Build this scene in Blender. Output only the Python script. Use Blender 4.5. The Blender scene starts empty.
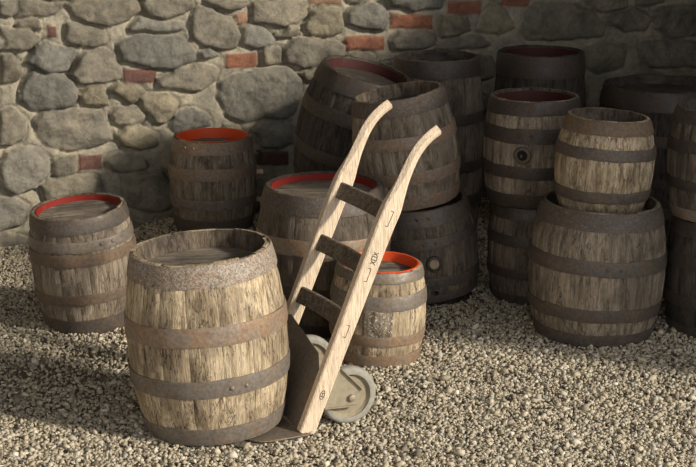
import bpy, math, random
import numpy as np
from mathutils import Vector, Matrix, Quaternion

random.seed(7); rng = np.random.default_rng(11)
S = bpy.context.scene
C = S.collection
PI = math.pi
H_CAM, PITCH, FPX = 1.75, math.radians(15), 1500.0
CX, CY = 348.0, 233.5

# ------------------------------------------------------------------ geometry of the place
def ray(px, py):
    x = (px - CX) / FPX; v = (CY - py) / FPX
    return Vector((x, math.cos(PITCH) + v * math.sin(PITCH), -math.sin(PITCH) + v * math.cos(PITCH)))
def at_z(px, py, z=0.0):
    r = ray(px, py); t = (z - H_CAM) / r.z
    return Vector((r.x * t, r.y * t, z))
def at_y(px, py, Y):
    r = ray(px, py); t = Y / r.y
    return Vector((r.x * t, Y, H_CAM + r.z * t))
WALL_Y0, WALL_S = 7.02, 0.46            # back wall line  Y = Y0 + S * X
WDIR = Vector((1, WALL_S, 0)).normalized(); WNRM = Vector((WDIR.y, -WDIR.x, 0))
def on_wall(px, py):
    r = ray(px, py); t = WALL_Y0 / (r.y - WALL_S * r.x)
    p = Vector((r.x * t, r.y * t, H_CAM + r.z * t))
    return ((p - Vector((0, WALL_Y0, 0))).dot(WDIR), p.z)

# ------------------------------------------------------------------ value noise in numpy
def vnoise(x, y, seed=0):
    r = np.random.default_rng(seed).random((256, 256))
    xi = np.floor(x).astype(int); yi = np.floor(y).astype(int)
    fx = x - xi; fy = y - yi
    fx = fx * fx * (3 - 2 * fx); fy = fy * fy * (3 - 2 * fy)
    a = r[xi % 256, yi % 256]; b = r[(xi + 1) % 256, yi % 256]
    c = r[xi % 256, (yi + 1) % 256]; d = r[(xi + 1) % 256, (yi + 1) % 256]
    return (a * (1 - fx) + b * fx) * (1 - fy) + (c * (1 - fx) + d * fx) * fy - 0.5
def fbm(x, y, seed=0, octv=4):
    o = 0; amp = 1.0
    for k in range(octv):
        o = o + amp * vnoise(x * 2 ** k, y * 2 ** k, seed + k); amp *= 0.5
    return o

MOUND = (-0.58, 6.46)
def ground(x, y):
    x = np.asarray(x, float); y = np.asarray(y, float)
    h = 0.010 * fbm(x * 1.7, y * 1.7, 31, 3)
    d2 = (x - MOUND[0]) ** 2 / 0.30 ** 2 + (y - MOUND[1]) ** 2 / 0.26 ** 2
    return h + 0.090 * np.exp(-d2 ** 1.5 * 0.6)
def gz(x, y): return float(ground(x, y))

# ------------------------------------------------------------------ materials
def new_mat(name):
    m = bpy.data.materials.new(name); m.use_nodes = True
    nt = m.node_tree; b = nt.nodes['Principled BSDF']
    return m, nt, b
def N(nt, typ, **kw):
    n = nt.nodes.new(typ)
    for k, v in kw.items():
        if k in n.inputs: n.inputs[k].default_value = v
        else: setattr(n, k, v)
    return n
def ramp(nt, fac, stops):
    r = nt.nodes.new('ShaderNodeValToRGB'); e = r.color_ramp.elements
    while len(e) < len(stops): e.new(0.5)
    for i, (p, c) in enumerate(stops):
        e[i].position = p; e[i].color = (*c, 1) if len(c) == 3 else c
    nt.links.new(fac, r.inputs[0]); return r.outputs[0]
def mix(nt, fac, a, b, mode='MIX'):
    n = nt.nodes.new('ShaderNodeMix'); n.data_type = 'RGBA'; n.blend_type = mode
    for s, v in ((n.inputs[0], fac), (n.inputs[6], a), (n.inputs[7], b)):
        if hasattr(v, 'is_linked'): nt.links.new(v, s)
        elif isinstance(v, (int, float)): s.default_value = v
        else: s.default_value = (*v, 1)
    return n.outputs[2]
def coords(nt, scale, rnd=True, rot=0.0):
    tc = nt.nodes.new('ShaderNodeTexCoord'); v = tc.outputs['Object']
    if rnd:
        oi = nt.nodes.new('ShaderNodeObjectInfo')
        m = nt.nodes.new('ShaderNodeVectorMath'); m.operation = 'MULTIPLY_ADD'
        m.inputs[1].default_value = (1, 1, 1)
        s = nt.nodes.new('ShaderNodeVectorMath'); s.operation = 'SCALE'
        s.inputs[0].default_value = (13.1, 7.7, 3.3)
        nt.links.new(oi.outputs['Random'], s.inputs['Scale'])
        nt.links.new(v, m.inputs[0]); nt.links.new(s.outputs[0], m.inputs[2]); v = m.outputs[0]
    mp = nt.nodes.new('ShaderNodeMapping'); mp.inputs['Scale'].default_value = scale; mp.inputs['Rotation'].default_value = (0, rot, 0)
    nt.links.new(v, mp.inputs[0]); return mp.outputs[0]
def noise(nt, vec, scale=1.0, detail=4, rough=0.6, dist=0.0):
    n = N(nt, 'ShaderNodeTexNoise', Scale=scale, Detail=detail, Roughness=rough, Distortion=dist)
    nt.links.new(vec, n.inputs['Vector']); return n.outputs['Fac']
def bump(nt, b, h, strength, dist=0.004):
    n = N(nt, 'ShaderNodeBump', Strength=strength, Distance=dist)
    nt.links.new(h, n.inputs['Height']); nt.links.new(n.outputs[0], b.inputs['Normal'])
def mathn(nt, op, a, b=None):
    n = nt.nodes.new('ShaderNodeMath'); n.operation = op
    for i, v in enumerate((a, b)):
        if v is None: continue
        if hasattr(v, 'is_linked'): nt.links.new(v, n.inputs[i])
        else: n.inputs[i].default_value = v
    return n.outputs[0]

def wood(name, dark, mid, light, stain=0.5, crack=0.40, axis='z', rough=0.8, rot=0.0, cracks=0.8):
    m, nt, b = new_mat(name)
    sc = {'z': (70, 70, 8), 'x': (6, 70, 70)}[axis]
    sf = {'z': (260, 260, 22), 'x': (14, 260, 260)}[axis]
    sk = {'z': (95, 95, 17), 'x': (13, 95, 95)}[axis]
    g = noise(nt, coords(nt, sc, True, rot), 1, 6, 0.66, 0.15)
    f = noise(nt, coords(nt, sf, True, rot), 1, 3, 0.6, 0.1)
    k = noise(nt, coords(nt, sk, True, rot), 1, 2.5, 0.55, 0.35)
    s = noise(nt, coords(nt, (7, 7, 5)), 1, 5, 0.62, 0.3)
    p = noise(nt, coords(nt, (16, 16, 9)), 1, 4, 0.6, 0.3)
    col = ramp(nt, g, [(crack - .10, dark), (crack + .02, mid), (crack + .20, light), (0.85, light)])
    col = mix(nt, 0.8, col, ramp(nt, f, [(0.3, (.55, .55, .55)), (0.58, (1.04, 1.04, 1.04))]), 'MULTIPLY')
    # short drying cracks: thin ridges of the noise, only in patches
    rg = mathn(nt, 'ABSOLUTE', mathn(nt, 'SUBTRACT', k, 0.5))
    line = ramp(nt, rg, [(0.0, (1, 1, 1)), (0.012, (.8, .8, .8)), (0.034, (0, 0, 0))])
    patch = ramp(nt, p, [(0.40, (.12, .12, .12)), (0.58, (1, 1, 1))])
    ck = mathn(nt, 'MULTIPLY', line, patch)
    col = mix(nt, mathn(nt, 'MULTIPLY', ck, cracks), col, tuple(c * .55 for c in dark))
    geo = nt.nodes.new('ShaderNodeNewGeometry')
    tone = ramp(nt, geo.outputs['Random Per Island'], [(0, (.84, .835, .83)), (1, (1.08, 1.07, 1.05))])
    col = mix(nt, 1.0, col, tone, 'MULTIPLY')
    st = ramp(nt, s, [(0.38, tuple(min(1, c * 1.5 + .12) for c in dark)), (0.58, (1, 1, 1))])
    col = mix(nt, stain, col, st, 'MULTIPLY')
    nt.links.new(col, b.inputs['Base Color']); b.inputs['Roughness'].default_value = rough
    hgt = mathn(nt, 'SUBTRACT', mathn(nt, 'ADD', mathn(nt, 'MULTIPLY', g, .7), mathn(nt, 'MULTIPLY', f, 0.4)), mathn(nt, 'MULTIPLY', ck, .5 * cracks))
    bump(nt, b, hgt, 0.8, 0.006)
    return m
def iron(name, base, rust, amount=0.5, rough=0.55, fleck=None, metal=0.35, fleck_at=0.56):
    m, nt, b = new_mat(name)
    n1 = noise(nt, coords(nt, (16, 16, 22)), 1, 6, 0.65, 0.3)
    n2 = noise(nt, coords(nt, (90, 90, 90)), 1, 4, 0.6)
    fac = ramp(nt, n1, [(0.62 - amount * .4, (0, 0, 0)), (0.78 - amount * .4, (1, 1, 1))])
    col = mix(nt, fac, base, rust)
    col = mix(nt, 0.7, col, ramp(nt, n2, [(0.3, (.5, .5, .5)), (0.65, (1.15, 1.15, 1.15))]), 'MULTIPLY')
    if fleck:
        n3 = noise(nt, coords(nt, (120, 120, 120)), 1, 6, 0.72, 1.2)
        fl = ramp(nt, n3, [(fleck_at - .06, (0, 0, 0)), (fleck_at + .08, (.9, .9, .9))])
        col = mix(nt, fl, col, fleck)
    nt.links.new(col, b.inputs['Base Color'])
    b.inputs['Metallic'].default_value = metal
    rr = ramp(nt, n1, [(0.3, (rough - .12,) * 3), (0.7, (rough + .2,) * 3)])
    nt.links.new(rr, b.inputs['Roughness'])
    bump(nt, b, mathn(nt, 'ADD', n2, n1), 0.35, 0.003)
    return m
def paint(name, c, worn, amount=0.45, rough=0.5):
    m, nt, b = new_mat(name)
    n1 = noise(nt, coords(nt, (30, 30, 30)), 1, 6, 0.68, 0.5)
    f = ramp(nt, n1, [(0.66 - amount * .3, (0, 0, 0)), (0.76 - amount * .3, (1, 1, 1))])
    nt.links.new(mix(nt, f, c, worn), b.inputs['Base Color'])
    b.inputs['Roughness'].default_value = rough; b.inputs['Specular IOR Level'].default_value = .25
    bump(nt, b, n1, 0.3, 0.003); return m
def plain(name, c, rough=0.7, metal=0.0):
    m, nt, b = new_mat(name)
    n1 = noise(nt, coords(nt, (60, 60, 60)), 1, 5, 0.6)
    nt.links.new(mix(nt, 0.6, c, ramp(nt, n1, [(0.3, (.6, .6, .6)), (0.7, (1.2, 1.2, 1.2))]), 'MULTIPLY'), b.inputs['Base Color'])
    b.inputs['Roughness'].default_value = rough; b.inputs['Metallic'].default_value = metal
    bump(nt, b, n1, 0.2, 0.002); return m

M = {}
M['pale'] = wood('weathered pale oak', (.07, .045, .025), (.38, .285, .17), (.66, .53, .355), 0.6, 0.38)
M['grey'] = wood('weathered grey oak', (.075, .058, .041), (.215, .17, .118), (.36, .29, .21), 0.55, 0.37, cracks=.7)
M['dull'] = wood('dirty brown oak', (.045, .035, .025), (.13, .10, .07), (.22, .172, .125), 0.5, 0.37, cracks=.65)
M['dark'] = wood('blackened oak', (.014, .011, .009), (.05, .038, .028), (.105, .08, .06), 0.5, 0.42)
M['inner'] = wood('dark inner oak', (.03, .022, .015), (.12, .088, .058), (.22, .17, .12), 0.6, 0.42)  # darker oak on the inner chime walls
M['head'] = wood('grey barrel head', (.05, .04, .03), (.20, .165, .125), (.33, .28, .215), 0.6, 0.40, axis='x')
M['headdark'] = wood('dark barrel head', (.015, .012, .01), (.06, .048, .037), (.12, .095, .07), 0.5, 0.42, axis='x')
M['iron'] = iron('brown hoop iron', (.26, .205, .158), (.29, .19, .115), 0.5, 0.55, metal=.2)
M['ironlow'] = iron('dull grey hoop iron', (.215, .182, .15), (.215, .16, .11), 0.35, 0.48, metal=.25)
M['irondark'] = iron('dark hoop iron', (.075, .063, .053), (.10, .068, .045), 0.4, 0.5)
M['ironmid'] = iron('brown grey hoop iron', (.115, .096, .08), (.15, .108, .075), 0.4, 0.5, metal=.25)
M['rust'] = iron('rusty hoop iron', (.15, .112, .08), (.185, .118, .07), 0.5, 0.65, metal=0.1)
M['flaky'] = iron('flaking hoop iron', (.17, .125, .09), (.22, .13, .07), 0.5, 0.65, fleck=(.40, .35, .285), metal=0.1, fleck_at=0.50)
M['flakydark'] = iron('flaking dark hoop', (.10, .08, .065), (.12, .085, .06), 0.5, 0.6, fleck=(.20, .175, .145), metal=0.15, fleck_at=0.58)
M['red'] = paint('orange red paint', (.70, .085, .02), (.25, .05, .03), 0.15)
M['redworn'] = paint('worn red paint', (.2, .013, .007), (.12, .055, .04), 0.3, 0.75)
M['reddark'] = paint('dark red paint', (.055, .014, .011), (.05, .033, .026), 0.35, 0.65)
M['truckwood'] = wood('pale truck ash', (.54, .385, .235), (.76, .575, .385), (.86, .69, .50), 0.08, 0.27, axis='z', rough=0.6, rot=math.radians(-24), cracks=.25)
M['slatwood'] = wood('dark slat wood', (.05, .037, .025), (.14, .105, .07), (.24, .19, .135), 0.4, 0.40, axis='x')
M['plate'] = iron('worn steel plate', (.19, .16, .125), (.21, .15, .10), 0.45, 0.5, metal=.2)
M['tyre'] = plain('dusty grey rubber', (.30, .28, .23), 0.85)
M['wheelhub'] = plain('dusty cast wheel', (.30, .25, .165), 0.75)
M['bracket'] = plain('dull painted bracket steel', (.34, .29, .2), 0.55, 0.2)
M['black'] = plain('painted hole shade', (.008, .007, .006), 0.9)
M['ink'] = plain('burnt ink', (.07, .045, .025), 0.9)
M['bung'] = plain('light bung wood', (.40, .31, .20), 0.7)
M['brass'] = plain('grey bush metal', (.16, .14, .115), 0.45, 0.6)

# wall: colour attribute holds each stone's own colour
m, nt, b = new_mat('rubble masonry')
at = N(nt, 'ShaderNodeAttribute', attribute_name='stone_colour')
ms = N(nt, 'ShaderNodeAttribute', attribute_name='stone_mask')
n1 = noise(nt, coords(nt, (9, 9, 9), False), 1, 7, 0.65, 0.3)
n2 = noise(nt, coords(nt, (70, 70, 70), False), 1, 5, 0.65)
n3 = noise(nt, coords(nt, (26, 26, 30), False), 1, 6, 0.7, 0.6)
col = mix(nt, 0.85, at.outputs['Color'], ramp(nt, n1, [(0.32, (.58, .58, .58)), (0.5, (.95, .94, .92)), (0.68, (1.28, 1.24, 1.15))]), 'MULTIPLY')
col = mix(nt, 0.4, col, ramp(nt, n2, [(0.3, (.6, .6, .6)), (0.66, (1.2, 1.2, 1.2))]), 'MULTIPLY')
col = mix(nt, 0.6, col, ramp(nt, n3, [(0.36, (.62, .62, .62)), (0.5, (1, 1, 1)), (.66, (1.15, 1.14, 1.12))]), 'MULTIPLY')
nt.links.new(col, b.inputs['Base Color']); b.inputs['Roughness'].default_value = 0.9
bump(nt, b, mathn(nt, 'ADD', mathn(nt, 'MULTIPLY', n2, 0.3), mathn(nt, 'ADD', n3, n1)), 0.7, 0.014)
M['masonry'] = m
m, nt, b = new_mat('packed gravel earth')
n1 = noise(nt, coords(nt, (6, 6, 6), False), 1, 6, 0.65)
n2 = noise(nt, coords(nt, (110, 110, 110), False), 1, 5, 0.7)
col = ramp(nt, n1, [(0.3, (.13, .105, .075)), (0.7, (.24, .20, .15))])
col = mix(nt, 0.8, col, ramp(nt, n2, [(0.35, (.4, .4, .4)), (0.62, (1.25, 1.25, 1.2))]), 'MULTIPLY')
nt.links.new(col, b.inputs['Base Color']); b.inputs['Roughness'].default_value = 0.95
bump(nt, b, n2, 0.8, 0.008); M['earth'] = m
m, nt, b = new_mat('crushed limestone gravel')
geo = nt.nodes.new('ShaderNodeNewGeometry')
col = ramp(nt, geo.outputs['Random Per Island'], [(0, (.11, .095, .07)), (0.10, (.26, .22, .155)), (0.3, (.40, .338, .24)), (0.55, (.48, .405, .29)), (0.75, (.56, .49, .365)), (0.9, (.39, .36, .295)), (1, (.70, .64, .52))])
n2 = noise(nt, coords(nt, (160, 160, 160), False), 1, 3, 0.6)
col = mix(nt, 0.5, col, ramp(nt, n2, [(0.3, (.65, .65, .65)), (0.65, (1.15, 1.15, 1.15))]), 'MULTIPLY')
nt.links.new(col, b.inputs['Base Color']); b.inputs['Roughness'].default_value = 0.9
M['gravel'] = m
m, nt, b = new_mat('lime plaster')
n1 = noise(nt, coords(nt, (3, 3, 3), False), 1, 6, 0.6)
nt.links.new(ramp(nt, n1, [(0.3, (.17, .15, .12)), (0.7, (.26, .23, .19))]), b.inputs['Base Color']); b.inputs['Roughness'].default_value = 0.9
M['plaster'] = m
M['beam'] = plain('old ceiling boards', (.10, .075, .05), 0.8)

# ------------------------------------------------------------------ mesh helpers
class MB:
    def __init__(s): s.v = []; s.f = []
    def add(s, v, f):
        o = len(s.v); s.v.extend([tuple(p) for p in v]); s.f.extend([tuple(i + o for i in q) for q in f]); return s
    def box(s, lo, hi, mtx=None):
        x0, y0, z0 = lo; x1, y1, z1 = hi
        v = [Vector(p) for p in ((x0,y0,z0),(x1,y0,z0),(x1,y1,z0),(x0,y1,z0),(x0,y0,z1),(x1,y0,z1),(x1,y1,z1),(x0,y1,z1))]
        if mtx: v = [mtx @ p for p in v]
        return s.add(v, [(0,3,2,1),(4,5,6,7),(0,1,5,4),(1,2,6,5),(2,3,7,6),(3,0,4,7)])
    def lathe(s, prof, n=48, closed=True, mtx=None, jit=None):
        """prof: closed loop of (r, z)"""
        k = len(prof); v = []
        for i in range(n):
            a = 2 * PI * i / n; ca, sa = math.cos(a), math.sin(a)
            for j, (r, z) in enumerate(prof):
                dr, dz = jit(a, j) if jit else (0, 0)
                p = Vector(((r + dr) * ca, (r + dr) * sa, z + dz))
                v.append(mtx @ p if mtx else p)
        f = []
        for i in range(n):
            i2 = (i + 1) % n
            for j in range(k if closed else k - 1):
                j2 = (j + 1) % k
                f.append((i * k + j, i2 * k + j, i2 * k + j2, i * k + j2))
        return s.add(v, f)
    def cyl(s, r, z0, z1, n=24, mtx=None, bev=0.0):
        prof = [(0.0005, z0), (r - bev, z0), (r, z0 + bev), (r, z1 - bev), (r - bev, z1), (0.0005, z1)]
        return s.lathe(prof, n, False, mtx)
    def prism(s, poly, axis_m, d0, d1):
        """poly: list of (a, b); axis_m maps (a, b, d) to a point"""
        n = len(poly)
        v = [axis_m(a, b_, d0) for a, b_ in poly] + [axis_m(a, b_, d1) for a, b_ in poly]
        f = [tuple(range(n)), tuple(range(2 * n - 1, n - 1, -1))]
        for i in range(n):
            j = (i + 1) % n; f.append((i, j, n + j, n + i)[::-1])
        return s.add(v, f)
    def build(s, name, mat, parent=None, smooth=False, bevel=0.0, angle=40):
        me = bpy.data.meshes.new(name); me.from_pydata(s.v, [], s.f); me.materials.append(M[mat])
        import bmesh
        bm = bmesh.new(); bm.from_mesh(me); bmesh.ops.recalc_face_normals(bm, faces=bm.faces); bm.to_mesh(me); bm.free()
        if smooth:
            me.polygons.foreach_set('use_smooth', [True] * len(me.polygons))
            me.set_sharp_from_angle(angle=math.radians(angle))
        o = bpy.data.objects.new(name, me); C.objects.link(o)
        if parent: o.parent = parent
        if bevel:
            bv = o.modifiers.new('bevel', 'BEVEL'); bv.width = bevel; bv.segments = 2; bv.limit_method = 'ANGLE'; bv.angle_limit = math.radians(35)
        return o
def tag(o, label=None, cat=None, group=None, kind=None):
    for k, v in (('label', label), ('category', cat), ('group', group), ('kind', kind)):
        if v: o[k] = v
    return o
def empty(name, loc):
    o = bpy.data.objects.new(name, None); C.objects.link(o); o.location = loc; o.empty_display_size = 0.1; return o

# ------------------------------------------------------------------ barrels
def prof_r(t, rr, rb): return rr + (rb - rr) * (1 - abs(2 * t - 1) ** 2.1)
HOOPS = [(0, .11), (.28, .38), (.62, .73), (.88, 1.0)]

def barrel(label, x, y, z, H, rb, ratio=.865, lean=(0, 0), wood_mat='grey', head_mat='head', hoops=None,
           mats=('iron',) * 6, rim=None, depth=.05, staves=20, rivets=None, rot=None, feats=(), group=None, seed=0, name='wooden_barrel',
           wob=1.0, chips=1.0):
    rs = random.Random(seed + 5)
    rr = rb * ratio
    root = empty(name, (x, y, z))
    lv = Vector((lean[0], lean[1], 0)); a = math.radians(lv.length)
    root.rotation_mode = 'QUATERNION'
    if rot is not None: root.rotation_quaternion = rot
    elif a: root.rotation_quaternion = Quaternion(Vector((-lv.y, lv.x, 0)).normalized(), a)
    tag(root, label, 'barrel', group or 'old wooden barrels by the stone wall')
    cam_a = math.atan2(-y, -x)
    th = rb * .095                                    # stave thickness at the chime
    off = rs.random() * 2 * PI
    # body: every stave its own island, outer face, chime, inner wall of both chimes
    mb = MB(); edges = [0]
    for k in range(staves): edges.append(edges[-1] + rs.uniform(.75, 1.3))
    edges = [off + e / edges[-1] * 2 * PI for e in edges]
    NR = 26
    for k in range(staves):
        a0, a1 = edges[k], edges[k + 1]; dr = rs.uniform(-.0009, .0009); chip = rs.uniform(-.003, .0012) * chips
        cols = [(a0, -.0016), (a0 + .03 * (a1 - a0), -.0002), (a0 + .5 * (a1 - a0), .0006), (a0 + .97 * (a1 - a0), -.0002), (a1, -.0016)]
        v = []; rows = 0
        path = []
        path.append((rr - th - .004, depth, 1)); path.append((rr - th * .55, .0, 1)); path.append((rr - .004, -.0, 1))
        for i in range(NR + 1):
            t = i / NR; path.append((prof_r(t, rr, rb), H * (t * .988 + .006), 0))
        path.append((rr - .004, H + chip, 1)); path.append((rr - th * .55, H + chip, 1)); path.append((rr - th - .004, H - depth - .004, 1))
        for (r, zz, inn) in path:
            for (ca, g) in cols:
                q = r + (dr + g if not inn else 0) + (rs.uniform(-.0008, .0008) * wob)
                v.append((q * math.cos(ca), q * math.sin(ca), zz))
        n = len(cols); f = []
        for i in range(len(path) - 1):
            for j in range(n - 1):
                f.append((i * n + j, i * n + j + 1, (i + 1) * n + j + 1, (i + 1) * n + j))
        mb.add(v, f)
    so_ = mb.build('staves', wood_mat, root, smooth=True, angle=50)
    so_.data.materials.append(M['inner' if wood_mat in ('pale', 'grey') else 'headdark'])
    np_ = NR + 7; ix = np.array([1 if (i // 4) % (np_ - 1) in (0, np_ - 2) else 0 for i in range(len(so_.data.polygons))], dtype=np.int32)
    so_.data.polygons.foreach_set('material_index', ix)
    # heads (top and bottom), boards across
    ha = cam_a + PI / 2 + rs.uniform(-.4, .4)
    for nm, zz in (('head', H - depth), ('bottom_head', depth * .7)):
        hb = MB(); R = rr - th * .85; nb = 5
        hm = Matrix.Rotation(0, 4, 'Z')
        for k in range(nb):
            y0, y1 = -R + 2 * R * k / nb + .0008, -R + 2 * R * (k + 1) / nb - .0008
            top = []; bot = []
            for i in range(9):
                yy = y0 + (y1 - y0) * i / 8; xx = math.sqrt(max(R * R - yy * yy, 1e-8)); top.append((xx, yy)); bot.append((-xx, yy))
            poly = top + bot[::-1]; dz = rs.uniform(-.001, .001)
            hb.prism(poly, lambda p, q, d: Vector((p, q, d)), zz - .016, zz + dz)
        ho = hb.build(nm, head_mat, root, bevel=.0015); ho.rotation_euler.z = ha
    # painted inner rim
    if rim:
        ins = lambda u: rr - th - .004 + .45 * th * u                   # inner chime wall, u = 0 at the head, 1 at the lip
        if rim == 'red': rp = [(ins(0) - .003, H - depth), (ins(.5) - .003, H - depth * .5), (ins(.9) - .003, H - depth * .1), (ins(1) - .001, H + .0022), (rr - th * .5, H + .0026), (rr - th * .49, H), (ins(1) + .001, H - .004), (ins(0), H - depth)]
        else: rp = [(ins(0) - .003, H - depth), (ins(.5) - .003, H - depth * .5), (ins(.85) - .0025, H - depth * .15 - .002), (ins(.85) + .001, H - depth * .15 - .002), (ins(0), H - depth)]
        ro = MB().lathe(rp, 64).build('painted_rim', rim, root, smooth=True, angle=30)
        tag(ro, {'red': 'bright orange red painted rim', 'redworn': 'worn red painted rim', 'reddark': 'faded dark red painted rim'}[rim])
    # hoops
    hoops = hoops or HOOPS
    for k, (t0, t1) in enumerate(hoops):
        ho_off = .0045
        ph = [rs.random() * 6.28 for _ in range(4)]
        K = 6; prof = []
        for i in range(K + 1):
            t = t0 + (t1 - t0) * i / K
            e = -.0012 if i in (0, K) else 0
            prof.append((prof_r(min(max(t, 0), 1), rr, rb) + ho_off + e, H * (t * .988 + .006)))
        lo = (prof_r(t0, rr, rb) - .001, prof[0][1] + .0005); hi = (prof_r(t1, rr, rb) - .001, prof[-1][1] - .0005)
        prof = [lo] + prof + [hi]
        lap = cam_a + rs.uniform(-1.3, 1.3) if not (rivets and k in rivets) else cam_a + rivets[k]
        def jit(an, j, ph=ph, lap=lap):
            dz = .0018 * math.sin(2 * an + ph[0]) + .0009 * math.sin(7 * an + ph[1]) + .0006 * math.sin(17 * an + ph[3])
            dr = .0008 * math.sin(3 * an + ph[2])
            da = (an - lap + PI) % (2 * PI) - PI
            if 0 <= j - 1 <= K and abs(da) < .055 / rb * .5: dr += .0022
            return dr, dz
        hp = MB().lathe(prof, 72, True, None, jit).build('hoop', mats[k % len(mats)], root, smooth=True, angle=45)
        if rivets and k in rivets:
            tm = (t0 + t1) / 2; R = prof_r(tm, rr, rb) + ho_off + .002; zz = H * tm
            for s_ in (-1, 1):
                aa = lap + s_ * .045 / rb * .5
                nrm = Vector((math.cos(aa), math.sin(aa), 0))
                mt = Matrix.Translation(nrm * (R - .001) + Vector((0, 0, zz))) @ nrm.to_track_quat('Z', 'Y').to_matrix().to_4x4()
                MB().lathe([(.0005, .0045), (.004, .004), (.0065, .002), (.007, 0), (.007, -.003), (.0005, -.003)], 12, False, mt).build('rivet', mats[k % len(mats)], hp, smooth=True, angle=70)
    for fe in feats:
        kind, da, t, size = fe[:4]
        aa = cam_a + da; R = prof_r(t, rr, rb); slope = (prof_r(t + .02, rr, rb) - prof_r(t - .02, rr, rb)) / (.04 * H)
        nrm = Vector((math.cos(aa), math.sin(aa), -slope)).normalized()
        mt = Matrix.Translation(Vector((R * math.cos(aa), R * math.sin(aa), H * t))) @ nrm.to_track_quat('Z', 'Y').to_matrix().to_4x4()
        if kind == 'bung':
            ring = MB().lathe([(size * .78, -.004), (size * .78, .004), (size * .9, .007), (size * 1.15, .006), (size * 1.28, .001), (size * 1.28, -.004)], 32, True, mt).build('bung_bush', 'irondark', root, smooth=True)
            tag(MB().cyl(size * .76, -.006, .005, 28, mt, .002).build('bung', 'bung', root, smooth=True), 'pale wooden bung')
        elif kind == 'hole':
            MB().lathe([(size * .72, -.012), (size * .72, .004), (size * .85, .007), (size * 1.15, .006), (size * 1.3, .001), (size * 1.3, -.004)], 32, True, mt).build('bung_bush', fe[4] if len(fe) > 4 else 'brass', root, smooth=True)
            MB().cyl(size * .74, -.012, .0012, 28, mt).build('bung_hole_shade', 'black', root)  # black disc painted in for the shade inside the hole
        elif kind == 'spile':
            tag(MB().cyl(size, -.01, fe[4], 20, mt, .002).build('spile_peg', 'bung', root, smooth=True), 'short pale wooden peg')
        elif kind == 'crest':
            w, h = fe[4], fe[5]; n, q = 26, 22; v = []; f = []
            for i in range(n + 1):
                for j in range(q + 1):
                    u, w_ = i / n - .5, j / q - .5
                    ang = aa + u * w / R; tt = t + w_ * h / H
                    e = 1 if 0 < i < n and 0 < j < q else 0
                    sh = math.exp(-((abs(u) - .0) / .32) ** 4 - ((w_) / .42) ** 4)          # shield shaped relief
                    d = .0025 + e * (.006 * sh * (.55 + .45 * math.sin(u * 44 + 3 * math.sin(w_ * 19)) * math.cos(w_ * 38 + 2 * math.sin(u * 23))))
                    rad = prof_r(tt, rr, rb) + (d if e else -.003)
                    v.append((rad * math.cos(ang), rad * math.sin(ang), H * tt))
            for i in range(n):
                for j in range(q):
                    o_ = i * (q + 1) + j; f.append((o_, o_ + q + 1, o_ + q + 2, o_ + 1))
            tag(MB().add(v, f).build('carved_crest', 'crest', root, smooth=True, angle=180), 'worn carved crest with white flecks')
    root['_H'] = H
    return root

m, nt, b = new_mat('flecked crest')
n3 = noise(nt, coords(nt, (70, 70, 70)), 1, 6, 0.7, 1.5)
n4 = noise(nt, coords(nt, (60, 60, 14)), 1, 4, 0.6, .5)
colr = ramp(nt, n4, [(.35, (.07, .05, .03)), (.6, (.25, .19, .125))])
nt.links.new(mix(nt, ramp(nt, n3, [(.54, (0, 0, 0)), (.60, (1, 1, 1))]), colr, (.55, .5, .42)), b.inputs['Base Color']); b.inputs['Roughness'].default_value = .75
bump(nt, b, n3, .6, .004); M['crest'] = m

def solve(px, py_bot, belly_px, py_rim, z=0.0, ratio=.865, Y=None):
    """place a barrel from the front of its base, its belly's width and the front of its rim"""
    rb = .2
    for _ in range(12):
        if Y is None: p = at_z(px, py_bot, z); yf = p.y
        else: yf = Y - rb * ratio
        yc = yf + rb * ratio
        depth = yc * math.cos(PITCH) + (H_CAM - z - .25) * math.sin(PITCH)
        rb = belly_px / FPX * depth / 2
    top = at_y(px, py_rim, yf)
    dpt = yc * math.cos(PITCH) + (H_CAM - z) * math.sin(PITCH)
    return dict(x=(px - CX) / FPX * dpt, y=yc, z=z, H=top.z - z, rb=rb, ratio=ratio)
bases = []
def put(d, label, sink=0.008, **kw):
    lean = kw.get('lean', (0, 0)); a = math.radians(Vector((*lean, 0)).length)
    d = dict(d); lift = d['rb'] * d['ratio'] * math.sin(a) * .9
    if d['z'] < .3:
        d['z'] = gz(d['x'], d['y']) - sink + lift
        bases.append((d['x'], d['y'], d['rb'] * d['ratio']))
    print('BARREL', label[:40], {k: round(v, 3) for k, v in d.items()})
    return barrel(label, d['x'], d['y'], d['z'], d['H'], d['rb'], d['ratio'], **kw), d
def top_of(o, h): return o.location + o.rotation_quaternion.to_matrix() @ Vector((0, 0, h))

# front barrel, by the hand truck
A = solve(215, 449.5, 160, 268, ratio=.85)
put(A, 'large pale weathered barrel in front, tilted against the hand truck plate', lean=(-3.2, 0), wood_mat='pale', head_mat='head', sink=.001,
    hoops=[(0, .10), (.285, .385), (.57, .675), (.885, 1.0)], mats=('ironlow', 'ironlow', 'iron', 'flaky'), depth=.056, staves=18, rivets={1: .35}, seed=1,
    name='wooden_barrel', chips=1.8)
B = solve(92.5, 333, 104, 215, ratio=.875)
put(B, 'grey barrel with worn red rim standing alone at the far left', lean=(-4, -3.5), wood_mat='grey', rim='redworn',
    hoops=[(0, .14), (.27, .36), (.61, .71), (.73, .82), (.88, 1)], mats=('ironmid', 'rust', 'rust', 'ironlow', 'ironmid'), depth=.024, seed=2, rivets={3: .5})
Cc = solve(214, 229, 87, 137, z=.10, ratio=.87)
put(Cc, 'small barrel with bright orange red rim standing against the stone wall', wood_mat='grey', rim='red', lean=(0, 0),
    hoops=[(0, .15), (.27, .38), (.59, .72), (.87, 1)], mats=('ironmid', 'ironlow', 'iron', 'iron'), depth=.04, seed=3, rivets={2: -.55, 3: -.6},
    feats=[('spile', 1.45, .60, .012, .035), ('spile', 1.45, .30, .012, .035)])
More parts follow.
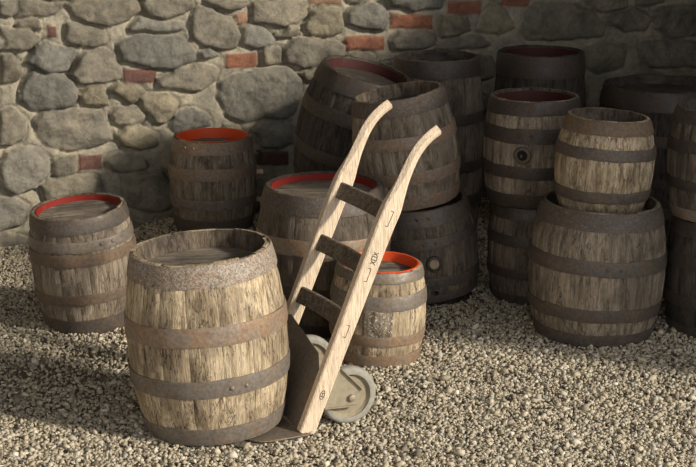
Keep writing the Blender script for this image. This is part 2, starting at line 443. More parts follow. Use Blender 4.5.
D = solve(324, 338, 134, 194, ratio=.85)
put(D, 'wide brown barrel with dull red rim behind the hand truck rails', wood_mat='dull', rim='redworn',
    hoops=[(0, .11), (.28, .38), (.60, .71), (.87, 1)], mats=('irondark', 'irondark', 'iron', 'flakydark'), depth=.028, seed=4, staves=22)
E = solve(376, 369, 96, 273, ratio=.865)
put(E, 'small pale barrel with orange red rim and carved crest beside the truck wheel', wood_mat='pale', rim='red', lean=(2, 0),
    hoops=[(0, .15), (.25, .36), (.63, .78), (.9, 1)], mats=('iron', 'iron', 'ironlow', 'ironlow'), depth=.03, seed=5, staves=16,
    feats=[('crest', .0, .495, .01, .105, .10)])
F = solve(430, 307, 105, 214, ratio=.865)
Fo, F = put(F, 'dark squat barrel with pale round bung, lower of the leaning pair', wood_mat='dull', head_mat='headdark', lean=(-7, 0),
    hoops=[(0, .09), (.17, .28), (.6, .72), (.84, 1)], mats=('ironmid', 'ironmid', 'ironmid', 'ironmid'), depth=.04, seed=6, rivets={2: .12, 3: .05, 1: .1},
    feats=[('bung', .17, .44, .025), ('hole', .15, .125, .014)])
t = top_of(Fo, F['H'] + .004)
G = dict(x=t.x - .02, y=t.y, z=t.z, H=.425, rb=.197, ratio=.86)
put(G, 'brown barrel with open dark top stacked askew on the bunged squat barrel', wood_mat='grey', head_mat='headdark', lean=(-9.5, -1),
    hoops=[(0, .12), (.24, .35), (.57, .68), (.86, 1)], mats=('iron', 'iron', 'iron', 'flakydark'), depth=.05, seed=7)
L = solve(533, 306, 94, 208, ratio=.88)
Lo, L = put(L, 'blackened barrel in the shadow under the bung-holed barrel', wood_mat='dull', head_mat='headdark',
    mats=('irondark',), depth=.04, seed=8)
K = solve(531, 209, 98, 102, z=L['z'] + L['H'] + .003, ratio=.88, Y=L['y'])
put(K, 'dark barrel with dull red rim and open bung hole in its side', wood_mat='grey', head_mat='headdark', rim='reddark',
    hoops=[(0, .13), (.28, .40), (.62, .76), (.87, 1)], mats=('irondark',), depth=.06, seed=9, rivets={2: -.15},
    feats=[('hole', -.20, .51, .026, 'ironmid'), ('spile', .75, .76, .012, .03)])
Mm = solve(592, 348, 135, 213, ratio=.85)
Mo, Mm = put(Mm, 'wide brown barrel on the gravel with a smaller barrel standing on it', wood_mat='grey', head_mat='headdark', lean=(1.5, 0),
    hoops=[(0, .10), (.20, .30), (.555, .665), (.875, 1)], mats=('ironmid', 'ironmid', 'ironmid', 'flakydark'), depth=.04, seed=10, staves=22, rivets={2: .25})
t = top_of(Mo, Mm['H'] - .036)
Nn = dict(x=t.x - .006, y=t.y - .01, z=t.z, H=.345, rb=.174, ratio=.81)
put(Nn, 'small pale keg with rusty top hoop standing on the wide brown barrel', wood_mat='pale', head_mat='headdark', lean=(3, 0),
    hoops=[(.17, .29), (.61, .73), (.86, 1)], mats=('ironmid', 'ironmid', 'rust'), depth=.045, seed=11, staves=15, name='wooden_keg')
Q = solve(718, 343, 113, 226, ratio=.865)
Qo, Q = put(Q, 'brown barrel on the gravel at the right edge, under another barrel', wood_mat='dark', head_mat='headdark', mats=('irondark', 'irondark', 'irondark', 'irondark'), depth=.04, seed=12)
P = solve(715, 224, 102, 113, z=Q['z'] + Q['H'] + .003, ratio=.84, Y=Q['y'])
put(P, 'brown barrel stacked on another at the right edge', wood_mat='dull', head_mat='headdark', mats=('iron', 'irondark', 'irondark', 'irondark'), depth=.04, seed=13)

# back row, tall barrels standing against the wall
def back(px, py_rim, Y, belly_px, label, ratio=.88, **kw):
    d0 = Y * math.cos(PITCH) + 1.1 * math.sin(PITCH); rb = belly_px / FPX * d0 / 2
    top = at_y(px, py_rim, Y - rb * ratio)
    x = (px - CX) / FPX * (Y * math.cos(PITCH) + .95 * math.sin(PITCH))
    return put(dict(x=x, y=Y, z=0.0, H=top.z, rb=rb, ratio=ratio), label, **kw)
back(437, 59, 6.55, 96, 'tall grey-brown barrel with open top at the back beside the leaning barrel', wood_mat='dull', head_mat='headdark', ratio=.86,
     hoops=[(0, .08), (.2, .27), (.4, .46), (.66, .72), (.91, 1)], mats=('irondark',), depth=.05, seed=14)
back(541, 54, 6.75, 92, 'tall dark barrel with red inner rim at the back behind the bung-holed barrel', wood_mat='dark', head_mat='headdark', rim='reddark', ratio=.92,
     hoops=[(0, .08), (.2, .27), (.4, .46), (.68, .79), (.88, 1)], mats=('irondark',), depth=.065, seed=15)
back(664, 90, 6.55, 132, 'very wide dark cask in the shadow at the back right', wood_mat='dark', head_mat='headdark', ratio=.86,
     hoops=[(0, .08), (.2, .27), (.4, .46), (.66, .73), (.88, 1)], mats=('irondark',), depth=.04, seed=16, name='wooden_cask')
# leaning barrel on a low cask
xs = -.10; ys = 6.16
_, Z = put(dict(x=xs + .0, y=ys, z=0, H=.25, rb=.20, ratio=.88), 'low dark cask mostly hidden beneath the leaning barrel', wood_mat='dark', head_mat='headdark', mats=('irondark',), depth=.03, seed=17, name='wooden_cask')
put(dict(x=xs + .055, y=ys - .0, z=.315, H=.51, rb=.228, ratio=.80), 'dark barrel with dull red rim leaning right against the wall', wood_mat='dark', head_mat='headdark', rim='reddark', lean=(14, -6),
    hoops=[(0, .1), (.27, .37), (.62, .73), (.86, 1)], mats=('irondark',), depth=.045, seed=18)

# ------------------------------------------------------------------ hand truck
TB = Vector((-.145, 4.208, 0)); LEAN = Vector((.91, .41, 0)).normalized(); WID = Vector((LEAN.y, -LEAN.x, 0)) # WID points to the camera side
W = .355
zt = gz(TB.x, TB.y) + .002
truck = empty('hand_truck', TB - WID * W / 2 + Vector((0, 0, zt)))
tag(truck, 'wooden hand truck with curved handles and iron toe plate leaning back', 'hand truck')
truck.rotation_euler = (0, 0, math.atan2(LEAN.y, LEAN.x))
# local: x = lean direction, y = across (- near the camera), z = up
def rail_curve():
    pts = [(.018, .0, .025), (.143, .30, .0265), (.262, .585, .029), (.300, .668, .0295), (.318, .705, .025), (.336, .742, .0205), (.353, .778, .0185), (.374, .818, .0175), (.398, .850, .0170), (.427, .876, .0165), (.455, .893, .0165)]
    out = []
    for i in range(len(pts) - 1):
        p0 = pts[max(i - 1, 0)]; p1 = pts[i]; p2 = pts[i + 1]; p3 = pts[min(i + 2, len(pts) - 1)]
        for k in range(6):
            u = k / 6
            out.append(tuple(.5 * ((2 * b_) + (-a_ + c_) * u + (2 * a_ - 5 * b_ + 4 * c_ - d_) * u * u + (-a_ + 3 * b_ - 3 * c_ + d_) * u ** 3) for a_, b_, c_, d_ in zip(p0, p1, p2, p3)))
    out.append(pts[-1]); return out
RC = rail_curve()
def rail_mesh(yc, th, k_=1.0):
    mb = MB(); rings = []
    n = len(RC); v = []
    for i, (sx, sz, hw) in enumerate(RC):
        a_ = RC[max(i - 1, 0)]; c_ = RC[min(i + 1, n - 1)]
        tx, tz = c_[0] - a_[0], c_[1] - a_[1]; l = math.hypot(tx, tz); nx, nz = tz / l, -tx / l      # towards +lean/down
        hand = min(max((sz - .66) / .09, 0), 1)
        hth = th * (1 - .18 * hand); ch = .004 + .008 * hand
        # back side steps: rail proper is wider behind than the handle
        ring = [(-hw, -hth + ch), (-hw, hth - ch), (-hw + ch, hth), (hw - ch, hth), (hw, hth - ch), (hw, -hth + ch), (hw - ch, -hth), (-hw + ch, -hth)]
        for (d, w_) in ring:
            v.append(((sx + nx * d) * k_, yc + w_, (sz + nz * d) * k_))
    f = [tuple(range(8)), tuple(range(len(v) - 1, len(v) - 9, -1))]
    for i in range(n - 1):
        for j in range(8):
            k = (j + 1) % 8; f.append((i * 8 + j, i * 8 + k, (i + 1) * 8 + k, (i + 1) * 8 + j))
    return mb.add(v, f)
TH = .0165
rails = []
for yc in (-W / 2, W / 2):
    r = rail_mesh(yc, TH, 1.0 if yc < 0 else 1.022).build('rail', 'truckwood', truck, smooth=True, angle=30); rails.append(r)
def rail_at(z):
    for i in range(len(RC) - 1):
        if RC[i][1] <= z <= RC[i + 1][1]:
            u = (z - RC[i][1]) / (RC[i + 1][1] - RC[i][1]); return RC[i][0] + u * (RC[i + 1][0] - RC[i][0])
    return RC[-1][0]
RT = Vector((rail_at(.6) - rail_at(.1), 0, .5)).normalized(); RN = Vector((RT.z, 0, -RT.x))     # along the rail, and its back normal
def rp(z, d, y): return Vector((rail_at(z), y, z)) + RN * d
# curved cross slats
for zc in (.32, .485, .648):
    mb = MB(); v = []; n = 20
    hy = W / 2 - TH + .004
    for i in range(n + 1):
        yy = -hy + 2 * hy * i / n; bow = .042 * (1 - (yy / hy) ** 2)
        c = Vector((rail_at(zc), yy, zc)) + RN * (bow - .006)
        for (d, l) in ((-.010, -.027), (.010, -.027), (.010, .023), (.006, .027), (-.006, .027), (-.010, .023)):
            v.append(c + RN * d + RT * l)
    f = [tuple(range(6)), tuple(range(len(v) - 1, len(v) - 7, -1))]
    for i in range(n):
        for j in range(6):
            k = (j + 1) % 6; f.append((i * 6 + j, i * 6 + k, (i + 1) * 6 + k, (i + 1) * 6 + j))
    mb.add(v, f).build('cross_slat', 'slatwood', truck, smooth=True, angle=30)
# marks on the near rail's outer face
yo = -(W / 2 + TH + .0006)
def stroke(mb, z0, d0, z1, d1, w=.0016):
    w *= 1.2
    a_ = rp(z0, d0, yo); b_ = rp(z1, d1, yo); dr = (b_ - a_).normalized(); sd = Vector((-dr.z, 0, dr.x)) * w / 2
    v = [a_ + sd, a_ - sd, b_ - sd, b_ + sd]; v += [p + Vector((0, .0012, 0)) for p in v]
    mb.add(v, [(0, 1, 2, 3), (7, 6, 5, 4), (0, 3, 7, 4), (1, 0, 4, 5), (2, 1, 5, 6), (3, 2, 6, 7)])
for zc, h, s_ in ((.640, .043, 1), (.475, .038, -1), (.308, .035, -1)):
    mb = MB()
    zl, zh = zc - h / 2, zc + h / 2
    stroke(mb, zl, .004 + s_ * -.000, zh, .004)
    stroke(mb, zl, .004, zl, -.006 if s_ < 0 else -.006); stroke(mb, zh, .004, zh, -.006)
    mb.build('incised_mark', 'ink', rails[0])
# stencilled letters running along the rail
mb = MB(); zc = .524
for k, ch in enumerate('XOX'):
    z0 = zc - .017 + k * .0125; z1 = z0 + .0095; a0, a1 = -.008, .010
    if ch == 'X': stroke(mb, z0, a0, z1, a1, .002); stroke(mb, z1, a0, z0, a1, .002)
    else:
        for (p, q) in (((z0, a0), (z1, a0)), ((z1, a0), (z1, a1)), ((z1, a1), (z0, a1)), ((z0, a1), (z0, a0))): stroke(mb, p[0], p[1], q[0], q[1], .002)
mb.build('stencil_letters', 'ink', rails[0])
mb = MB()
for k in range(14):
    a0, a1 = 2 * PI * k / 14, 2 * PI * (k + 1) / 14
    stroke(mb, .118 + .013 * math.sin(a0), .000 + .007 * math.cos(a0), .118 + .013 * math.sin(a1), .000 + .007 * math.cos(a1), .0018)
for dz in (-.005, .005): stroke(mb, .118 + dz, -.004, .118 + dz, .004, .002)
stroke(mb, .112, .0, .124, .0, .0016)
mb.build('round_stamp', 'ink', rails[0])
# back sheet between rails, chamfered at its top corners
mb = MB(); hw = W / 2 - TH
poly = [(hw, .0), (-hw, .0), (-hw, .170), (-hw + .045, .212), (hw - .015, .255), (hw, .25)]
mb.prism(poly, lambda a_, b_, d: Vector((rail_at(b_), a_, b_ + .004)) + RN * (d - .022), 0, .004)
mb.build('back_plate', 'plate', truck, bevel=.001)
# toe plate, tapered with rounded front corners
mb = MB(); hw = W / 2 + .032
poly = [(.012, -hw), (.012, hw), (-.03, hw)]
for k in range(9):
    a_ = PI / 2 * k / 8; poly.append((-.10 - .08 * math.sin(a_), hw - .08 * (1 - math.cos(a_))))
poly += [(p, -q) for p, q in poly[3:][::-1]] + [(-.03, -hw)]
mb.prism(poly, lambda a_, b_, d: Vector((a_ + .006, b_, d)), 0, .006)
mb.build('toe_plate', 'plate', truck, bevel=.002)
# axle, wheels, brackets
WX, WZ, WR = .166, .092, .091
mx = lambda yy: Matrix.Translation((WX, yy, WZ)) @ Matrix.Rotation(-PI / 2, 4, 'X')
MB().cyl(.009, -W / 2 + .0, W / 2 + .0, 20, mx(0)).build('axle', 'bracket', truck, smooth=True)
for sgn in (1, -1):
    yw = sgn * (W / 2 - .020)
    wh = MB().lathe([(WR - .022, -.018), (WR - .010, -.020), (WR - .002, -.014), (WR, -.006), (WR, .006), (WR - .002, .014), (WR - .010, .020), (WR - .022, .018)], 56, True, mx(yw)).build('wheel', 'tyre', truck, smooth=True, angle=50)
    MB().lathe([(.0005, -.010), (.024, -.012), (.03, -.006), (WR - .030, -.006), (WR - .021, -.015), (WR - .021, .015), (WR - .030, .006), (.03, .006), (.024, .012), (.0005, .010)], 48, False, mx(yw)).build('wheel_disc', 'wheelhub', wh, smooth=True, angle=40)
    yb = sgn * (W / 2 + .008)
    br = MB()
    r0 = Vector((rail_at(.09), 0, .072)); r1 = Vector((rail_at(.165), 0, .178))
    P2 = [(r0.x + .02, r0.z), (WX + .022, WZ - .026), (WX + .036, WZ + .022), (r1.x + .045, r1.z + .012), (r1.x + .018, r1.z + .02)]
    br.prism(P2, lambda a_, b_, d: Vector((a_, yb + d, b_)), -.002, .002)
    # turned lips along the lower and upper edges
    def lip(p, q, w=.012):
        d = Vector((q[0] - p[0], 0, q[1] - p[1])).normalized(); nn = Vector((-d.z, 0, d.x)) * .0015
        v = []
        for pt in (p, q):
            c = Vector((pt[0], yb, pt[1]))
            for (s1, s2) in ((-1, -.002), (1, -.002), (1, w), (-1, w)): v.append(c + nn * s1 + Vector((0, sgn * s2, 0)))
        br.add(v, [(0, 1, 2, 3), (7, 6, 5, 4), (0, 4, 5, 1), (1, 5, 6, 2), (2, 6, 7, 3), (3, 7, 4, 0)])
    lip(P2[0], P2[1]); lip(P2[2], P2[3])
    bo = br.build('wheel_bracket', 'bracket', truck)
    MB().cyl(.012, 0, .012, 16, Matrix.Translation((WX, yb, WZ)) @ Matrix.Rotation(-PI / 2 * sgn, 4, 'X'), .003).build('axle_cap', 'bracket', bo, smooth=True, angle=50)
    MB().cyl(.006, 0, .006, 6, Matrix.Translation((r1.x + .035, yb, r1.z + .004)) @ Matrix.Rotation(-PI / 2 * sgn, 4, 'X'), .001).build('bolt', 'bracket', bo)

# ------------------------------------------------------------------ back wall
px_stones = [
 ('s',[(0,0),(17,0),(15,10),(8,14),(0,13)]), ('s',[(18,0),(66,0),(62,8),(55,15),(38,17),(16,15)]), ('s',[(16,21),(40,20),(43,28),(33,31),(16,26)]),
 ('s',[(0,28),(28,30),(41,37),(40,44),(22,50),(0,48)]), ('b2',[(46,25),(56,27),(57,38),(47,37)]), ('s',[(66,23),(90,27),(106,33),(107,41),(95,46),(70,43),(64,37)]),
 ('s',[(67,6),(75,0),(135,0),(138,10),(128,20),(110,26),(92,23),(74,17)]), ('g',[(25,62),(36,48),(46,42),(60,47),(75,50),(72,60),(66,73),(48,74),(38,67)]),
 ('s',[(0,53),(8,54),(19,68),(18,80),(6,84),(0,84)]), ('s',[(71,76),(75,66),(86,50),(100,48),(115,55),(120,68),(118,80),(95,82),(76,83)]),
 ('g',[(21,92),(24,83),(32,71),(44,75),(62,77),(72,84),(78,93),(72,105),(52,113),(32,110),(22,103)]), ('t',[(80,97),(88,87),(100,85),(106,97),(107,104),(95,107),(82,104)]),
 ('t',[(110,90),(118,85),(137,86),(146,93),(142,102),(130,104),(120,97)]), ('t',[(141,99),(150,94),(168,94),(177,103),(176,115),(164,124),(156,122),(144,108)]),
 ('s',[(111,113),(116,108),(138,108),(146,117),(140,127),(124,129),(114,124)]), ('s',[(34,122),(45,115),(75,112),(100,112),(103,122),(113,140),(98,146),(70,150),(48,145),(38,135)]),
 ('s',[(0,112),(12,110),(24,120),(22,138),(10,144),(0,143)]), ('t',[(118,138),(128,128),(142,126),(158,136),(156,145),(140,149),(122,147)]),
 ('g',[(2,165),(8,152),(24,147),(40,150),(48,158),(46,172),(36,186),(16,194),(4,185)]), ('s',[(52,164),(60,157),(75,156),(76,172),(64,178),(54,174)]),
 ('b2',[(78,155),(102,155),(102,169),(78,170)]), ('s',[(107,160),(120,155),(140,157),(146,166),(130,172),(112,170)]), ('s',[(40,182),(60,178),(85,176),(100,180),(106,195),(90,200),(45,200)]),
 ('g',[(170,128),(180,112),(192,110),(206,114),(210,124),(190,126),(178,134)]), ('s',[(122,176),(140,172),(160,170),(170,185),(168,205),(150,212),(128,205)]),
 ('s',[(141,6),(145,0),(190,0),(192,5),(180,13),(165,18),(148,15),(142,10)]), ('g',[(130,27),(140,18),(160,21),(184,24),(183,29),(160,30),(140,33),(131,31)]),
 ('g',[(119,45),(130,39),(160,35),(182,38),(193,52),(193,60),(175,68),(152,66),(140,62),(122,60)]), ('b2',[(123,69),(156,69),(156,83),(123,83)]),
 ('s',[(158,80),(180,68),(200,65),(218,72),(216,82),(200,90),(180,88),(160,86)]), ('s',[(192,14),(195,8),(210,8),(232,20),(239,36),(236,46),(220,50),(205,47),(194,38),(191,25)]),
 ('b3',[(236,14),(248,13),(248,24),(236,24)]), ('g',[(200,52),(210,51),(218,57),(210,60),(201,59)]), ('b',[(225,54),(257,53),(257,67),(225,68)]),
 ('s',[(204,0),(246,0),(240,6),(225,9),(210,5)]), ('g',[(218,96),(222,84),(236,75),(255,70),(285,68),(299,78),(301,95),(292,112),(275,120),(245,121),(228,115)]),
 ('g',[(243,28),(250,25),(262,29),(276,38),(270,45),(252,48),(243,44)]), ('s',[(250,3),(258,0),(304,0),(305,15),(296,24),(270,24),(252,22)]),
 ('s',[(277,35),(288,26),(297,27),(296,35),(283,37)]), ('t',[(304,30),(310,12),(322,8),(338,10),(343,24),(340,34),(325,37),(310,35)]),
 ('b3',[(310,-6),(341,-6),(341,4),(310,4)]), ('g',[(348,15),(358,4),(372,3),(385,10),(387,24),(384,30),(365,29),(350,24)]),
 ('b',[(345,36),(384,36),(384,50),(345,50)]), ('b',[(391,14),(432,15),(432,29),(391,28)]), ('s',[(392,40),(398,31),(420,31),(435,36),(433,45),(420,49),(395,48)]),
 ('g',[(380,-6),(445,-6),(440,8),(410,10),(390,6)]), ('t',[(437,30),(440,16),(466,16),(470,30),(460,35),(440,35)]), ('b',[(447,1),(480,1),(480,14),(448,14)]),
 ('s',[(285,52),(292,40),(320,40),(343,47),(345,55),(320,66),(300,67),(286,62)]), ('s',[(260,50),(265,47),(281,47),(281,62),(262,64)]), ('s',[(434,48),(450,38),(480,36),(490,45),(475,50)]),
 ('b',[(501,-6),(529,-6),(529,6),(501,6)]), ('t',[(478,30),(484,14),(492,4),(502,8),(512,22),(514,30),(500,34),(482,33)]),
 ('s',[(521,30),(525,12),(535,3),(560,2),(590,12),(602,25),(600,38),(570,40),(545,39),(528,38)]), ('s',[(582,-4),(622,-4),(622,8),(600,11),(584,8)]),
 ('s',[(604,14),(640,11),(650,18),(645,30),(625,32),(608,25)]), ('s',[(582,50),(605,44),(625,50),(622,68),(600,72),(585,66)]), ('s',[(652,12),(680,6),(705,8),(705,34),(670,38),(655,28)]),
 ('s',[(640,42),(665,40),(705,44),(705,66),(650,66),(640,56)]), ('g',[(256,132),(262,124),(280,120),(295,124),(294,138),(280,146),(262,145)]), ('b2',[(257,151),(288,151),(288,165),(257,165)]),
 ('s',[(634,-5),(668,-5),(664,4),(640,7)]), ('s',[(206,30+0),(206,30),(206,31)]),
]
px_stones = [s for s in px_stones if len(set(s[1])) > 3]
PAL = {'s': [(.222, .196, .15), (.203, .181, .14), (.24, .211, .16), (.212, .19, .15)], 'g': [(.195, .184, .156), (.18, .171, .146), (.21, .195, .162)],
       't': [(.26, .225, .155), (.235, .205, .145)], 'b': [(.28, .115, .068), (.25, .105, .062)], 'b2': [(.125, .062, .048)], 'b3': [(.30, .18, .115)]}
MORTAR = (.34, .305, .235)
U0, U1, Z0, Z1, DG = -3.4, 3.4, -.06, 3.9, .008
def wall_mesh():
    us = np.concatenate([np.arange(U0, -2.0, .03), np.arange(-2.0, 2.2, DG), np.arange(2.2, U1 + .001, .03)])
    zs = np.concatenate([np.arange(Z0, 1.22, DG), np.arange(1.22, Z1 + .001, .03)])
    UU, ZZ = np.meshgrid(us, zs, indexing='ij')
    pu = UU + .018 * fbm(UU * 9, ZZ * 9, 3, 3); pz = ZZ + .018 * fbm(UU * 9 + 50, ZZ * 9, 9, 3)
    polys = []
    for kind, pts in px_stones:
        q = np.array([on_wall(*p) for p in pts]); polys.append((kind, q))
    # filler stones where the list leaves bare wall (behind barrels, above and beside the frame)
    rs = random.Random(5); cent = []
    def inside(q, u, z):
        n = len(q); c = False; j = n - 1
        for i in range(n):
            if (q[i][1] > z) != (q[j][1] > z) and u < (q[j][0] - q[i][0]) * (z - q[i][1]) / (q[j][1] - q[i][1]) + q[i][0]: c = not c
            j = i
        return c
    base = [(q, q.min(0), q.max(0)) for _, q in polys]
    discs = []
    for _ in range(9000):
        u, z = rs.uniform(U0, U1), rs.uniform(Z0 + .03, Z1); a_ = rs.uniform(.08, .18) if _ < 5000 else rs.uniform(.04, .09); h_ = a_ * rs.uniform(.45, .75)
        if any((lo[0] - a_ * .8 < u < hi[0] + a_ * .8) and (lo[1] - h_ * .8 < z < hi[1] + h_ * .8) for _q, lo, hi in base): continue
        if any(abs(u - U) < (a_ + A_) * .93 and abs(z - Z) < (h_ + H_) * .93 for U, Z, A_, H_ in discs): continue
        discs.append((u, z, a_, h_))
        n = rs.randint(7, 10); q = []
        for k in range(n):
            an = 2 * PI * k / n + rs.uniform(-.2, .2); e = rs.uniform(.8, 1.05)
            cu, cz = math.cos(an), math.sin(an); m_ = (abs(cu) ** 3 + abs(cz) ** 3) ** (1 / 3)
            q.append((u + a_ * e * cu / m_, z + h_ * e * cz / m_))
        polys.append((rs.choice('sssgt'), np.array(q)))
    Hh = .005 * fbm(UU * 22, ZZ * 22, 17, 4) + .012 * fbm(UU * 3, ZZ * 3, 27, 2)
    col = np.empty(UU.shape + (3,)); col[:] = MORTAR
    mask = np.zeros(UU.shape)
    for idx, (kind, q) in enumerate(polys):
        rs2 = random.Random(idx * 7 + 3)
        brick = kind[0] == 'b'
        lo, hi = q.min(0) - .05, q.max(0) + .05
        i0, i1 = np.searchsorted(us, lo[0]), np.searchsorted(us, hi[0]); j0, j1 = np.searchsorted(zs, lo[1]), np.searchsorted(zs, hi[1])
        if i1 <= i0 or j1 <= j0: continue
        x = (UU if brick else pu)[i0:i1, j0:j1]; y = (ZZ if brick else pz)[i0:i1, j0:j1]
        d2 = np.full(x.shape, 1e9); ins = np.zeros(x.shape, bool); n = len(q)
        for a_ in range(n):
            b_ = (a_ + 1) % n; ax, ay = q[a_]; bx, by = q[b_]; ex, ey = bx - ax, by - ay
            t_ = np.clip(((x - ax) * ex + (y - ay) * ey) / (ex * ex + ey * ey + 1e-12), 0, 1)
            d2 = np.minimum(d2, (x - ax - t_ * ex) ** 2 + (y - ay - t_ * ey) ** 2)
            cnd = ((ay > y) != (by > y)) & (x < ex * (y - ay) / (ey + 1e-12) + ax); ins ^= cnd
        sd = np.where(ins, np.sqrt(d2), -np.sqrt(d2)) + (.001 if brick else .007)
        if brick:
            hgt = np.clip(sd / .006, 0, 1) * .008 + .002 * fbm(x * 30, y * 30, idx, 3); w = np.clip(sd / .004 + .5, 0, 1)
        else:
            e = np.clip((sd + .004) / .02, 0, 1); size = min(hi - lo) - .1
            dome = np.clip(sd / (size * .5 + .01), 0, 1)
            cu, cz = q.mean(0)
            hgt = (1 - (1 - e) ** 2) * rs2.uniform(.016, .026) + .016 * dome * (1 - .5 * dome) + np.clip(e * 2, 0, 1) * (rs2.uniform(-.07, .07) * (x - cu) + rs2.uniform(-.06, .1) * (y - cz) + .034 * fbm(x * 7 + idx, y * 9, idx, 6) + .010 * np.abs(fbm(x * 16 + idx, y * 16, idx + 9, 3)))
            # a dark undercut joint round the stone
            w = np.clip((sd + .002) / .006, 0, 1)
            groove = np.exp(-((sd + .004) / .007) ** 2) * .016
            Hh[i0:i1, j0:j1] -= groove
        c = np.array(rs2.choice(PAL[kind])) * rs2.uniform(.86, 1.12)
        Hh[i0:i1, j0:j1] = Hh[i0:i1, j0:j1] * (1 - w) + np.maximum(Hh[i0:i1, j0:j1], hgt) * w
        col[i0:i1, j0:j1] = col[i0:i1, j0:j1] * (1 - w[..., None]) + c * w[..., None]
        mask[i0:i1, j0:j1] = np.maximum(mask[i0:i1, j0:j1], w)
    P = np.empty(UU.shape + (3,))
    P[..., 0] = UU * WDIR.x + WNRM.x * Hh; P[..., 1] = WALL_Y0 + UU * WDIR.y + WNRM.y * Hh; P[..., 2] = ZZ
    nu, nz = UU.shape; ii = (np.arange(nu - 1)[:, None] * nz + np.arange(nz - 1)[None, :]).ravel()
    F_ = np.stack([ii, ii + nz, ii + nz + 1, ii + 1], 1)
    V_ = P.reshape(-1, 3)
    # give the wall its thickness: back face
    k = len(V_); Vb = np.array([(u * WDIR.x - WNRM.x * .4, WALL_Y0 + u * WDIR.y - WNRM.y * .4, z) for u, z in ((U0, Z0), (U1, Z0), (U1, Z1), (U0, Z1))])
    V_ = np.vstack([V_, Vb]); c0, c1, c2, c3 = 0, (nu - 1) * nz, nu * nz - 1, nz - 1
    extra = [(k + 1, k, k + 3, k + 2), (k, c0, c3, k + 3), (c1, k + 1, k + 2, c2), (c3, c2, k + 2, k + 3), (k, k + 1, c1, c0)]
    me = bpy.data.meshes.new('wall_back'); me.from_pydata(V_.tolist(), [], F_.tolist() + extra)
    me.polygons.foreach_set('use_smooth', [True] * len(F_) + [False] * 5)
    ca = me.attributes.new('stone_colour', 'FLOAT_COLOR', 'POINT')
    cc = np.ones((len(V_), 4)); cc[:k, :3] = col.reshape(-1, 3); cc[k:, :3] = MORTAR; ca.data.foreach_set('color', cc.ravel())
    ma = me.attributes.new('stone_mask', 'FLOAT', 'POINT'); mm_ = np.zeros(len(V_)); mm_[:k] = mask.ravel(); ma.data.foreach_set('value', mm_)
    me.materials.append(M['masonry'])
    o = bpy.data.objects.new('wall_back', me); C.objects.link(o); tag(o, kind='structure')
wall_mesh()

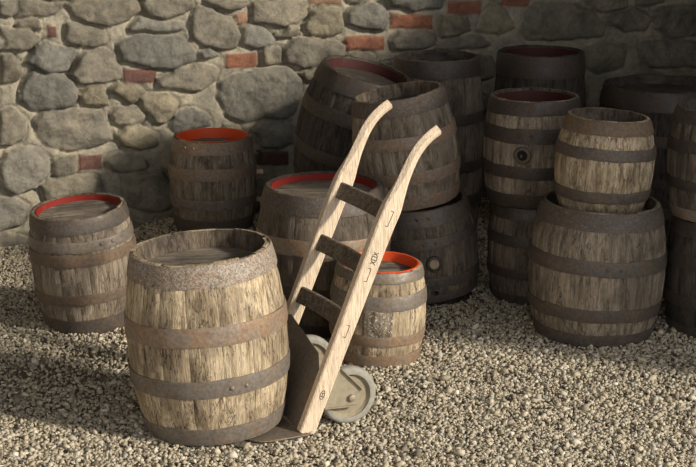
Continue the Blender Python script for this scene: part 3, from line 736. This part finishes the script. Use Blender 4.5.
# ------------------------------------------------------------------ floor and gravel
def floor_mesh():
    xs = np.arange(-3.2, 3.41, .05); ys = np.arange(-3.0, 8.61, .05)
    XX, YY = np.meshgrid(xs, ys, indexing='ij'); ZZ = ground(XX, YY) - .004
    V_ = np.stack([XX, YY, ZZ], -1).reshape(-1, 3); n1_, n2_ = XX.shape
    ii = (np.arange(n1_ - 1)[:, None] * n2_ + np.arange(n2_ - 1)[None, :]).ravel()
    F_ = np.stack([ii, ii + n2_, ii + n2_ + 1, ii + 1], 1)
    me = bpy.data.meshes.new('floor'); me.from_pydata(V_.tolist(), [], F_.tolist()); me.materials.append(M['earth'])
    me.polygons.foreach_set('use_smooth', [True] * len(F_))
    o = bpy.data.objects.new('floor', me); C.objects.link(o); tag(o, kind='structure')
floor_mesh()
def gravel_mesh():
    import bmesh
    bm = bmesh.new(); bmesh.ops.create_icosphere(bm, subdivisions=1, radius=1.0)
    bm.verts.ensure_lookup_table(); ico = np.array([v.co for v in bm.verts]); tri = np.array([[v.index for v in f.verts] for f in bm.faces]); bm.free()
    n = 200000
    Y = 3.35 + (7.2 - 3.35) * rng.random(n) ** 1.25
    X = (rng.random(n) * 2 - 1) * (.62 + .235 * Y * 1.05)
    dirt = fbm(X * 1.3 + 4, Y * 1.3, 71, 3)
    big = rng.random(n)
    r = .0026 + .0038 * rng.random(n) + .0055 * (big > .86) * rng.random(n) + .008 * (big > .994) * rng.random(n)
    keep = (Y < WALL_Y0 + WALL_S * X - .02)
    # the trodden patch on the left has more fine dirt showing
    patch = np.exp(-(((X + .9) / .38) ** 2 + ((Y - 4.72) / .22) ** 2))
    keep &= rng.random(n) > .62 * patch + .25 * (dirt > .25)
    for (bx, by, br) in bases: keep &= (X - bx) ** 2 + (Y - by) ** 2 > (br - .012) ** 2
    lx = (X - TB.x) * LEAN.x + (Y - TB.y) * LEAN.y; ly = (X - TB.x) * WID.x + (Y - TB.y) * WID.y
    keep &= ~((lx > -.22) & (lx < .03) & (ly > -W - .02) & (ly < .042))
    keep &= ~((lx > .1) & (lx < .25) & (abs(ly) < .05) & (r > .008))
    X, Y, r = X[keep], Y[keep], r[keep]; n = len(X)
    P = np.repeat(ico[None], n, 0) * (1 + .34 * (rng.random((n, len(ico), 1)) - .5) * 2)
    P *= (r[:, None] * np.stack([np.ones(n) * 1.25, rng.uniform(.75, 1.15, n), rng.uniform(.5, .85, n)], 1).reshape(n, 3))[:, None, :]
    q = rng.normal(size=(n, 4)); q[:, 1:3] *= .35; q /= np.linalg.norm(q, axis=1)[:, None]
    w, x, y, z = q.T
    R = np.stack([1 - 2 * (y * y + z * z), 2 * (x * y - z * w), 2 * (x * z + y * w), 2 * (x * y + z * w), 1 - 2 * (x * x + z * z), 2 * (y * z - x * w), 2 * (x * z - y * w), 2 * (y * z + x * w), 1 - 2 * (x * x + y * y)], 1).reshape(n, 3, 3)
    P = np.einsum('nij,nkj->nki', R, P)
    P[..., 0] += X[:, None]; P[..., 1] += Y[:, None]; P[..., 2] += (ground(X, Y) + r * rng.uniform(-.1, .7, n))[:, None]
    V_ = P.reshape(-1, 3); F_ = (tri[None] + (np.arange(n) * len(ico))[:, None, None]).reshape(-1, 3)
    me = bpy.data.meshes.new('gravel')
    me.vertices.add(len(V_)); me.vertices.foreach_set('co', V_.ravel())
    me.loops.add(F_.size); me.loops.foreach_set('vertex_index', F_.ravel().astype(np.int32))
    me.polygons.add(len(F_)); me.polygons.foreach_set('loop_start', np.arange(0, F_.size, 3, dtype=np.int32))
    me.update(calc_edges=True); me.validate()
    me.materials.append(M['gravel'])
    o = bpy.data.objects.new('gravel', me); C.objects.link(o)
    tag(o, 'beige crushed stone gravel spread over the whole floor', 'gravel', kind='stuff')
gravel_mesh()

# ------------------------------------------------------------------ unseen rest of the shed, shaped for the light: right wall with openings, ceiling
XR = 2.3
def unseen_wall_right():  # unseen; blocks sun from the right, openings invented to light the left
    mb = MB()
    J, W0, W1, ZA, ZB = 4.13, 4.13, 6.2, 1.86, 3.3
    mb.box((XR, J, -.06), (XR + .3, 8.4, ZA)); mb.box((XR, J, ZB), (XR + .3, 8.4, 3.9))
    mb.box((XR, W1, ZA), (XR + .3, 8.4, ZB))
    o = mb.build('unseen_wall_right', 'plaster'); tag(o, kind='structure')
unseen_wall_right()
mb = MB(); mb.box((-3.1, -.4, 3.9), (XR + .3, 8.6, 4.0)); tag(mb.build('ceiling', 'beam'), kind='structure')  # unseen ceiling, run forward so daylight enters only from front and side
mb = MB(); mb.box((-3.1, -.4, -.06), (-2.8, 6.0, 3.9)); tag(mb.build('unseen_wall_left', 'plaster'), kind='structure')  # unseen left wall, lengthened to shut out side daylight

# ------------------------------------------------------------------ light
w = bpy.data.worlds.new('daylight'); S.world = w; w.use_nodes = True
bg = w.node_tree.nodes['Background']; bg.inputs[0].default_value = (.95, .97, 1.0, 1); bg.inputs[1].default_value = 1.3
sun = bpy.data.lights.new('sun', 'SUN'); sun.energy = 4.1; sun.angle = math.radians(5); sun.color = (1, .92, .79)
so = bpy.data.objects.new('sun', sun); C.objects.link(so)
d = Vector((-.82, .39, -.41)); so.rotation_euler = d.to_track_quat('-Z', 'Y').to_euler(); so.location = (4, 1, 4)

# ------------------------------------------------------------------ camera
cam = bpy.data.cameras.new('camera'); cam.sensor_width = 36; cam.lens = FPX / 696 * 36; cam.clip_end = 60
co = bpy.data.objects.new('camera', cam); C.objects.link(co); co.location = (0, 0, H_CAM); co.rotation_euler = (PI / 2 - PITCH, 0, 0)
S.camera = co
S.view_settings.view_transform = 'Standard'; S.view_settings.look = 'None'; S.view_settings.gamma = 1; S.view_settings.use_curve_mapping = False
S.view_settings.exposure = 0.1
